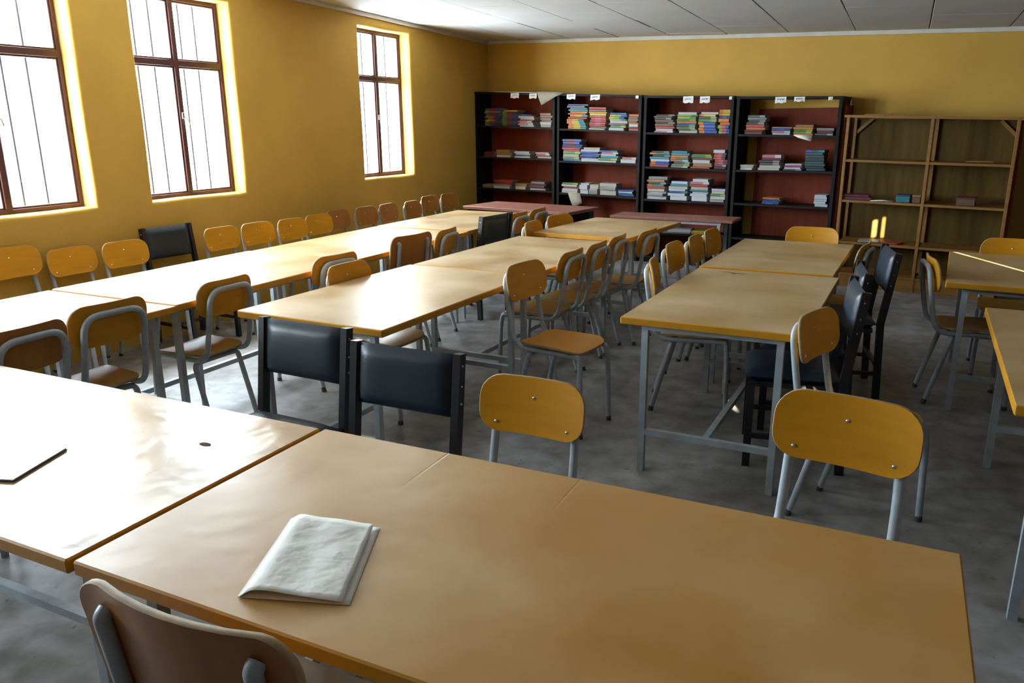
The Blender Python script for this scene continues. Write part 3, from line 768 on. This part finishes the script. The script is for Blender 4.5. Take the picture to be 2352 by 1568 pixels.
# ------------------------------------------------------------------ books
CC = dict(red=(0.50, 0.05, 0.035), orange=(0.72, 0.20, 0.02), yellow=(0.70, 0.48, 0.03), green=(0.10, 0.25, 0.06), lime=(0.35, 0.45, 0.08), teal=(0.03, 0.25, 0.30),
          blue=(0.03, 0.10, 0.42), navy=(0.025, 0.035, 0.20), maroon=(0.18, 0.03, 0.05), pink=(0.58, 0.22, 0.24), brown=(0.20, 0.10, 0.06), tan=(0.42, 0.24, 0.09),
          cream=(0.55, 0.48, 0.36), white=(0.68, 0.68, 0.68), grey=(0.30, 0.29, 0.28), dark=(0.06, 0.055, 0.055), rose=(0.60, 0.13, 0.16), slate=(0.05, 0.085, 0.10), magenta=(0.45, 0.05, 0.22))
def cmat(c): return mat('cover_'+c, tuple(0.70*q for q in CC[c]), rough=0.45, var=0.12, var_scale=25)
KIND = {  # code: (spine colours left to right or None for page edge, cover colour, word for the label)
 'mg': (('green', 'maroon', 'navy'), 'navy', 'green-blue'), 'mo': (('orange', 'orange', 'navy'), 'navy', 'orange-blue'), 'mn': (('navy', 'maroon', 'blue'), 'navy', 'navy-maroon'),
 'or': (('orange', 'orange', 'orange'), 'orange', 'orange'), 'yo': (('orange', 'yellow', 'yellow'), 'yellow', 'orange-yellow'), 'rd': (('red', 'red', 'red'), 'red', 'red'),
 'pk': (('pink', 'pink', 'white'), 'pink', 'pink'), 'nv': (('navy', 'blue', 'navy'), 'navy', 'navy'), 'bl': (('blue', 'blue', 'teal'), 'blue', 'blue'),
 'br': (('brown', 'brown', 'brown'), 'brown', 'brown'), 'tn': (('tan', 'tan', 'tan'), 'tan', 'tan'), 'mr': (('maroon', 'maroon', 'maroon'), 'maroon', 'maroon'),
 'gy': (('grey', 'grey', 'grey'), 'grey', 'grey'), 'my': (('orange', 'yellow', 'teal'), 'yellow', 'yellow-blue'), 'te': (('teal', 'teal', 'teal'), 'teal', 'teal'),
 'ro': (('red', 'rose', 'red'), 'red', 'rose-red'), 'ye': (('yellow', 'yellow', 'yellow'), 'yellow', 'yellow'), 'gn': (('green', 'green', 'lime'), 'green', 'green'),
 'lg': (('lime', 'lime', 'green'), 'lime', 'lime'), 'yb': (('yellow', 'lime', 'blue'), 'blue', 'yellow-blue'), 'dk': (('dark', 'dark', 'grey'), 'dark', 'dark'),
 'ob': (('orange', 'blue', 'blue'), 'blue', 'orange-blue'), 'mb': (('lime', 'rose', 'blue'), 'blue', 'lime-blue'), 'oy': (('orange', 'yellow', 'yellow'), 'orange', 'orange-yellow'),
 'bo': (('orange', 'blue', 'blue'), 'blue', 'orange-blue'), 'ot': (('orange', 'green', 'teal'), 'green', 'orange-green'), 'rk': (('red', 'rose', 'maroon'), 'rose', 'rose-red'),
 'mg2': (('magenta', 'magenta', 'magenta'), 'magenta', 'magenta'), 'dt': (('slate', 'slate', 'slate'), 'slate', 'slate'), 'db': (('blue', 'slate', 'teal'), 'blue', 'blue-topped'),
 'wh': (None, 'white', 'white-paged'), 'cr': (None, 'cream', 'cream-paged'), 'wp': (None, 'white', 'thick white'), 'wb': (None, 'blue', 'blue-covered'),
}
M_PAGEW = mat('white_page_edges', (0.47, 0.48, 0.50), rough=0.8, var=0.12, var_scale=80, stretch=(1, 1, 25))
def book_mesh(code, L, D, t):
    sp, cov, _ = KIND[code]; mb = MB(); c = min(0.0018, t*0.12)
    if sp is None:
        mats = [cmat(cov), M_PAGEW if cov != 'cream' else M_PAGES]
        mb.box(-L/2, L/2, -D/2, D/2, 0, c); mb.box(-L/2, L/2, -D/2, D/2, t-c, t); mb.box(-L/2, L/2, D/2-c, D/2, c, t-c)
        mb.box(-L/2+.003, L/2-.003, -D/2+.003, D/2-c, c, t-c, 1)
    else:
        mats = [cmat(cov), M_PAGES] + [cmat(x) for x in sp]
        mb.box(-L/2, L/2, -D/2+c, D/2, 0, c); mb.box(-L/2, L/2, -D/2+c, D/2, t-c, t)
        mb.box(-L/2+.003, L/2-.003, -D/2+.003, D/2-.004, c, t-c, 1)
        xs = [-L/2, -L/2+L*0.30, -L/2+L*0.68, L/2]
        for i in range(3):
            n = 3; v = []
            for q in range(n+1):          # slightly rounded spine
                a = PI*q/n; z = t/2 - t/2*math.cos(a); y = -D/2+c - 0.0025*math.sin(a)
                v += [(xs[i], y, z), (xs[i+1], y, z)]
            mb.add(v, [(2*q, 2*q+1, 2*q+3, 2*q+2) for q in range(n)], 2+i)
            mb.add([(xs[i], -D/2+c, 0), (xs[i+1], -D/2+c, 0), (xs[i+1], -D/2+c, t), (xs[i], -D/2+c, t)], [(3, 2, 1, 0)], 2+i)
    return mb.mesh('book', mats)
STACKS = [  # bookcase, shelf from top, centre along wall, length, height, colours from the bottom up
 (0, 0, 0.304, 0.262, 0.221, 'mg mg mg mo mg mo mg mn mg or mg mn'),
 (0, 0, 0.573, 0.248, 0.197, 'mg mg mg mg mg mg mg mg mg yo'),
 (0, 0, 0.828, 0.248, 0.151, 'wh pk wh pk rd wh cr nv'),
 (0, 0, 1.125, 0.188, 0.170, 'cr wh br tn br tn'),
 (0, 1, 0.243, 0.173, 0.066, 'mr mr'),
 (0, 1, 0.477, 0.253, 0.093, 'wh tn tn'),
 (0, 1, 0.775, 0.272, 0.080, 'wh bl cr wh'),
 (0, 1, 1.073, 0.244, 0.071, 'cr rd pk wh'),
 (0, 2, 0.210, 0.168, 0.044, 'tn'),
 (0, 2, 0.454, 0.306, 0.107, 'wh gy rd rd'),
 (0, 2, 0.738, 0.207, 0.071, 'cr tn'),
 (0, 2, 0.994, 0.249, 0.104, 'wh mr mr gy'),
 (1, 0, 1.558, 0.284, 0.290, 'my my my my my my rd my or or te te br bl'),
 (1, 0, 1.845, 0.251, 0.260, 'cr br ro ro ro ro ro ye ye mr rd'),
 (1, 0, 2.107, 0.238, 0.201, 'wh gn mr wh lg yb yb bl'),
 (1, 0, 2.312, 0.137, 0.189, 'rd br wh or br tn br or'),
 (1, 1, 1.498, 0.283, 0.260, 'bl gn cr gn rd rd mn mn mn mn'),
 (1, 1, 1.750, 0.281, 0.166, 'wp nv nv bl nv wh cr'),
 (1, 1, 2.003, 0.273, 0.138, 'wh gn te wh pk bl'),
 (1, 1, 2.259, 0.213, 0.066, 'wp pk'),
 (1, 2, 1.471, 0.251, 0.123, 'cr wh rd wh gn'),
 (1, 2, 1.670, 0.129, 0.129, 'wp wp wh'),
 (1, 2, 1.809, 0.133, 0.118, 'gy cr'),
 (1, 2, 1.999, 0.234, 0.143, 'cr gy cr'),
 (1, 2, 2.240, 0.222, 0.073, 'nv bl wb bl'),
 (2, 0, 2.694, 0.248, 0.198, 'pk wh rd br dk br dk br dk'),
 (2, 0, 2.964, 0.246, 0.224, 'cr dk gn dk bl or gn lg lg wh'),
 (2, 0, 3.206, 0.217, 0.226, 'ob ob ob ob gn dk yo wh'),
 (2, 0, 3.389, 0.132, 0.254, 'mb mb mb or or nv oy oy'),
 (2, 1, 2.656, 0.258, 0.178, 'rd bo bo wh te dk ot dk'),
 (2, 1, 2.909, 0.234, 0.184, 'pk gn dk pk ot or te te'),
 (2, 1, 3.161, 0.248, 0.154, 'rd tn tn wp mr gn gn'),
 (2, 1, 3.375, 0.160, 0.208, 'mr dk rk rk rk rk rk wh'),
 (2, 2, 2.633, 0.250, 0.257, 'wh gy wh cr rd ot dk tn gy'),
 (2, 2, 2.895, 0.248, 0.214, 'wp wh bl wh cr te wb'),
 (2, 2, 3.145, 0.230, 0.247, 'wp wh wh te cr rd pk wh'),
 (2, 2, 3.363, 0.184, 0.147, 'cr wh gn cr wb'),
 (3, 0, 3.730, 0.223, 0.197, 'mr mr or rd dk dk gy dk'),
 (3, 0, 4.001, 0.220, 0.079, 'wh pk nv gy'),
 (3, 0, 4.232, 0.214, 0.103, 'or gn gn or tn'),
 (3, 0, 4.448, 0.190, 0.073, 'dk mr gy'),
 (3, 1, 3.667, 0.157, 0.054, 'wh cr cr'),
 (3, 1, 3.914, 0.245, 0.160, 'cr cr dk dk mr pk'),
 (3, 1, 4.146, 0.209, 0.071, 'dk wh mg2 wh'),
 (3, 1, 4.376, 0.212, 0.212, 'dt dt dt dt dt dt dt db'),
 (3, 2, 3.969, 0.212, 0.071, 'nv bl nv or'),
 (3, 2, 4.474, 0.147, 0.123, 'wb wh wb wh wh'),
]
SHELFN = ['top', 'second', 'third']
count = {}
for (k, j, s, L, Hh, cols) in STACKS:
    count[(k, j)] = count.get((k, j), 0) + 1; si = count[(k, j)]-1
    cols = cols.split(); wts = [1.9 if c == 'wp' else rnd.uniform(0.75, 1.3) for c in cols]; tw = sum(wts)
    z = shelf_z(k, j, s) + 0.001
    slope = math.atan2(UNITS[k][3][j][1]-UNITS[k][3][j][0], UNITS[k][1]-UNITS[k][0])
    L = max(0.12, L)
    for i, c in enumerate(cols):
        t = Hh*wts[i]/tw; l = L*rnd.uniform(0.80, 0.95); D = rnd.uniform(0.15, 0.19)
        o = link('book', book_mesh(c, l, D, t-0.0006))
        room = max(0.0, (L-l)/2)
        p = wp(s+rnd.uniform(-1, 1)*room, 0.345-D/2+rnd.uniform(-0.012, 0.012))
        o.location = (p.x, p.y, z); o.rotation_euler = (0, -slope, WA+rnd.uniform(-0.07, 0.07))
        tag(o, '%s book, %s from bottom, %s stack from left, %s shelf, %s dark bookcase' % (KIND[c][2], ORD[i], ORD[si], SHELFN[j], ORD[k]), 'book', 'books piled on the dark bookcases')
        z += t

# loose papers on the bookcases
def sheet(name, label, cat, pts, m, th=0.0015, group=None):
    """thin bent sheet: pts = rows of 3-D points"""
    mb = MB(); nr, nc = len(pts), len(pts[0]); v = [p for r in pts for p in r]
    mb.add(v, [(r*nc+c, r*nc+c+1, (r+1)*nc+c+1, (r+1)*nc+c) for r in range(nr-1) for c in range(nc-1)], 0, True)
    o = link(name, mb.mesh(name, [m])); md = o.modifiers.new('thick', 'SOLIDIFY'); md.thickness = th; md.offset = 0
    return tag(o, label, cat, group)
def W3(s, d, z): return tuple(wp(s, d, z))
sheet('newspaper', 'old newspaper hanging in a triangle over the tops of the first two bookcases', 'newspaper',
      [[W3(1.022, 0.20, 2.000), W3(1.22, 0.20, 1.990), W3(1.431, 0.20, 1.976)], [W3(1.022, 0.395, 1.992), W3(1.22, 0.397, 1.985), W3(1.431, 0.397, 1.974)],
       [W3(1.05, 0.412, 1.93), W3(1.17, 0.415, 1.93), W3(1.30, 0.412, 1.93)], [W3(1.095, 0.418, 1.840), W3(1.105, 0.42, 1.838), W3(1.125, 0.418, 1.845)]], M_PAPERG, 0.004)
sheet('paper_strip', 'pale strip of paper lying on top of the first bookcase', 'paper',
      [[W3(0.378, 0.25, 2.013), W3(0.70, 0.25, 1.9985), W3(0.99, 0.25, 1.985)], [W3(0.378, 0.385, 2.013), W3(0.70, 0.385, 1.9985), W3(0.99, 0.385, 1.985)]], M_PAPER, 0.006)
sheet('hanging_sheet', 'grey paper sheet hanging below third shelf of the second bookcase', 'paper',
      [[W3(1.45, 0.30, 0.7825), W3(1.55, 0.30, 0.782), W3(1.64, 0.30, 0.7805)], [W3(1.465, 0.378, 0.782), W3(1.55, 0.378, 0.781), W3(1.635, 0.378, 0.780)],
       [W3(1.50, 0.386, 0.70), W3(1.58, 0.388, 0.70), W3(1.66, 0.386, 0.715)], [W3(1.546, 0.392, 0.615), W3(1.60, 0.394, 0.635), W3(1.675, 0.392, 0.668)]], M_PAPERG)
sheet('hanging_paper', 'pale paper corner hanging below top shelf of the fourth bookcase', 'paper',
      [[W3(4.13, 0.30, 1.4775), W3(4.24, 0.30, 1.475), W3(4.33, 0.30, 1.473)], [W3(4.146, 0.378, 1.4765), W3(4.24, 0.378, 1.4745), W3(4.333, 0.378, 1.4725)],
       [W3(4.20, 0.384, 1.45), W3(4.26, 0.386, 1.44), W3(4.335, 0.384, 1.435)], [W3(4.29, 0.388, 1.425), W3(4.31, 0.388, 1.42), W3(4.328, 0.388, 1.414)]], M_PAPER)

# ------------------------------------------------------------------ open pine shelf at the right
def pine_shelf():
    s0, s1, sm = 4.705, 6.14, 5.452
    p = wp(s0, 0); t = thing('pine_shelf', 'orange pine open shelf unit with two bays, nearly empty, right of the dark bookcases', 'shelf', (p.x, p.y, 0), WA)
    d0, d1 = 0.22, 0.62; w = s1-s0; m = sm-s0; pw = 0.028
    def part(n, mb, mt=M_PINE): return link(n, mb.mesh(n, [mt]), t)
    for x, zt in ((0, 1.652), (m-pw/2, 1.632), (w-pw, 1.612)):
        part('upright_panel', MB().bbox(x, x+pw, -d1, -d1+0.05, 0, zt, .002)); part('back_post', MB().bbox(x, x+pw, -d0-0.04, -d0, 0, zt, .002))
    part('top_board', skew_board(-0.02, w+0.02, d0-0.01, d1+0.015, 1.668, 1.628, 0.024))
    for zl, zm, zr in ((1.25, 1.235, 1.225), (0.862, 0.85, 0.84), (0.455, 0.445, 0.44), (0.14, 0.14, 0.14)):
        part('shelf', skew_board(pw, m-pw/2, d0, d1-0.003, zl, zm, 0.022)); part('shelf', skew_board(m+pw/2, w-pw, d0, d1-0.003, zm, zr, 0.022))
    part('plinth', MB().box(pw, m-pw/2, -d1+0.006, -d1+0.024, 0.0, 0.117)); part('plinth', MB().box(m+pw/2, w-pw, -d1+0.006, -d1+0.024, 0.0, 0.117))
    part('corner_brace', MB().beam((pw, -d0-0.02, 1.50), (0.17, -d0-0.02, 1.635), 0.015, 0.03)); part('corner_brace', MB().beam((w-pw, -d0-0.02, 1.46), (w-0.17, -d0-0.02, 1.60), 0.015, 0.03))
    for xa_, xb_ in ((pw, m-pw/2), (m+pw/2, w-pw)): part('back_panel', MB().box(xa_-0.01, xb_+0.01, -d0+0.001, -d0+0.009, 0.02, 1.625), mat('ochre_plywood_back', (0.115, 0.066, 0.009), rough=0.6, spec=0.2, var=0.3, var_scale=3, stretch=(10, 1, 1)))
    part('side_board', MB().box(w-pw+0.029, w+0.015, -d1+0.04, -d0, 0, 1.60), M_CASEB)
    return t
pine_shelf()
def loose_book(label, s, d, z, L, D, t, c, rz=0.0, name='book', cat='book'):
    o = link(name, book_mesh(c, L, D, t)); p = wp(s, d); o.location = (p.x, p.y, z); o.rotation_euler = (0, 0, WA+rz); return tag(o, label, cat)
loose_book('lower maroon ledger at left end of the pine shelf', 4.86, 0.50, 0.861, 0.25, 0.18, 0.026, 'mr')
loose_book('upper maroon ledger at left end of the pine shelf', 4.85, 0.50, 0.888, 0.23, 0.17, 0.024, 'mr', 0.04)
sheet('loose_papers', 'few loose papers between ledgers and teal box on the pine shelf', 'paper', [[W3(5.00, 0.42, 0.860), W3(5.10, 0.42, 0.862), W3(5.19, 0.42, 0.858)], [W3(4.99, 0.60, 0.860), W3(5.10, 0.60, 0.864), W3(5.18, 0.60, 0.858)]], M_PAPER, 0.004)
def small_box(name, label, cat, s, d, z, w, dp, h, m, m2):
    p = wp(s, d); t = thing(name, label, cat, (p.x, p.y, z), WA)
    link('body', MB().bbox(-w/2, w/2, -dp/2, dp/2, 0, h*0.8, .002).mesh('body', [m]), t)
    link('lid', MB().bbox(-w/2-.003, w/2+.003, -dp/2-.003, dp/2+.003, h*0.8, h, .002).mesh('lid', [m2]), t)
small_box('teal_box', 'small teal box on the pine shelf', 'box', 5.275, 0.52, 0.856, 0.12, 0.14, 0.072, cmat('teal'), cmat('slate'))
small_box('brown_box', 'small brown box next to the teal one on the pine shelf', 'box', 5.39, 0.52, 0.853, 0.07, 0.12, 0.075, cmat('brown'), cmat('tan'))
small_box('shelf_carton', 'dim greyish carton in the right bay of the pine shelf', 'box', 5.80, 0.50, 0.847, 0.15, 0.14, 0.075, cmat('brown'), cmat('maroon'))
for i, (s, rz, c, lb) in enumerate(((5.00, 0.1, 'wh', 'left flat magazine on the sunlit lower board of the pine shelf'), (5.20, -0.25, 'rd', 'right flat magazine, reddish, on the lower board of the pine shelf'))):
    loose_book(lb, s, 0.50, 0.4555-0.004*i, 0.19, 0.16, 0.010, c, rz, 'magazine', 'magazine')
p = wp(5.86, 0.52, 1.2375)
st = MB(); st.bbox(-0.11, 0.11, -0.012, 0.012, 0, 0.012, .002); tag(link('wooden_stick', st.mesh('wooden_stick', [M_PINE]), None, p, WA), 'thin wooden stick on the right bay of the pine shelf', 'stick')
p = wp(4.98, 0.59, 1.6615)
st = MB(); st.bbox(-0.12, 0.12, -0.015, 0.015, 0, 0.012, .002); tag(link('wooden_stick', st.mesh('wooden_stick', [M_PINE]), None, p, WA), 'thin pale slat on top of the pine shelf', 'stick')

# books on the under-shelf of the narrow desk
for (x, y, z, L, D, t, c, rz, lb) in ((-1.86, 7.33, .612, .26, .18, .014, 'gy', .1, 'flat grey pad on the shelf of the narrow desk'), (-1.83, 7.33, .6265, .22, .16, .030, 'wh', .05, 'white book on top of the pad in the narrow desk'),
                                      (-1.60, 7.34, .612, .22, .17, .034, 'ye', -.06, 'yellow book on the shelf of the narrow desk')):
    o = link('book', book_mesh(c, L, D, t), None, (x, y, z)); o.rotation_euler = (0, 0, rz); tag(o, lb, 'book')

# ------------------------------------------------------------------ folded paper and notebook on the front tables
def folded_paper():
    # near-left, near-right, far-right, far-left corners on the table
    A, B, Cc, Dd = Vector((-1.021, 0.921, 0)), Vector((-0.832, 0.985, 0)), Vector((-0.950, 1.246, 0)), Vector((-1.137, 1.199, 0))
    n, m = 18, 14; z0 = TZ+0.0012
    t = thing('folded_paper', 'creased sheet of cream paper folded in half on the large front table', 'paper', (0, 0, 0))
    def leaf(lift, shx, over, name):
        rows = []
        for j in range(m+1):
            v = j/m; L0 = A.lerp(Dd, v); R0 = B.lerp(Cc, v); row = []
            for i in range(n+1):
                u = i/n
                p = L0.lerp(R0, u*over) + (R0-L0).normalized()*shx*u
                z = z0 + lift*(math.sin(min(u, 0.16)/0.16*PI/2)*0.9 + 0.10)*(1-0.55*u) if lift > 0 else z0
                if lift > 0:
                    z += 0.0035*math.sin(9*u+2*v)*u*(1-u)*2 + 0.002*math.sin(14*v+5*u) * u + 0.003*max(0, u-0.75)*math.sin(6*v)
                    if v < 0.12: z += 0.004*(1-v/0.12)*math.sin(PI*min(1, u*1.3))
                    z = max(z, z0+0.0015)
                else: z += 0.0015*(1+math.sin(6*v+3*u))*u*(1-u)
                row.append((p.x, p.y, z))
            rows.append(row)
        mb = MB(); nc = n+1
        mb.add([p for r in rows for p in r], [(r*nc+c, r*nc+c+1, (r+1)*nc+c+1, (r+1)*nc+c) for r in range(m) for c in range(n)], 0, True)
        o = link(name, mb.mesh(name, [M_PAPER]), t); md = o.modifiers.new('thick', 'SOLIDIFY'); md.thickness = 0.0006; md.offset = 0
        return rows
    leaf(0.0, 0.012, 1.0, 'lower_leaf'); leaf(0.016, -0.002, 1.0, 'upper_leaf')
    # rounded fold along the left edge
    mb = MB(); k = 6; v = []
    for j in range(m+1):
        p = A.lerp(Dd, j/m); d = (A-B).normalized()
        for q in range(k+1):
            a = -PI/2 + PI*q/k; hz = 0.0014
            v.append((p.x + d.x*0.004*math.cos(a), p.y + d.y*0.004*math.cos(a), z0 + hz*(1+math.sin(a))*0.75))
    mb.add(v, [(j*(k+1)+q, j*(k+1)+q+1, (j+1)*(k+1)+q+1, (j+1)*(k+1)+q) for j in range(m) for q in range(k)], 0, True)
    link('fold', mb.mesh('fold', [M_PAPER]), t)
folded_paper()
def notebook():
    t = thing('notebook', 'thin white exercise book at the left frame edge on the glaring front table', 'notebook', (-2.03, 1.112, TZ), math.radians(19.5))
    w, l = 0.215, 0.205
    link('cover', MB().bbox(-w/2, w/2, -l/2, l/2, 0, 0.002, .0006).mesh('cover', [cmat('navy')]), t)
    link('pages', MB().box(-w/2+.002, w/2-.002, -l/2+.002, l/2-.002, 0.002, 0.006).mesh('pages', [M_PAGEW]), t)
    link('front_cover', MB().bbox(-w/2, w/2, -l/2, l/2, 0.006, 0.0075, .0005).mesh('front_cover', [mat('glossy_white_cover', (0.82, 0.83, 0.85), rough=0.3, spec=0.7)]), t)
notebook()
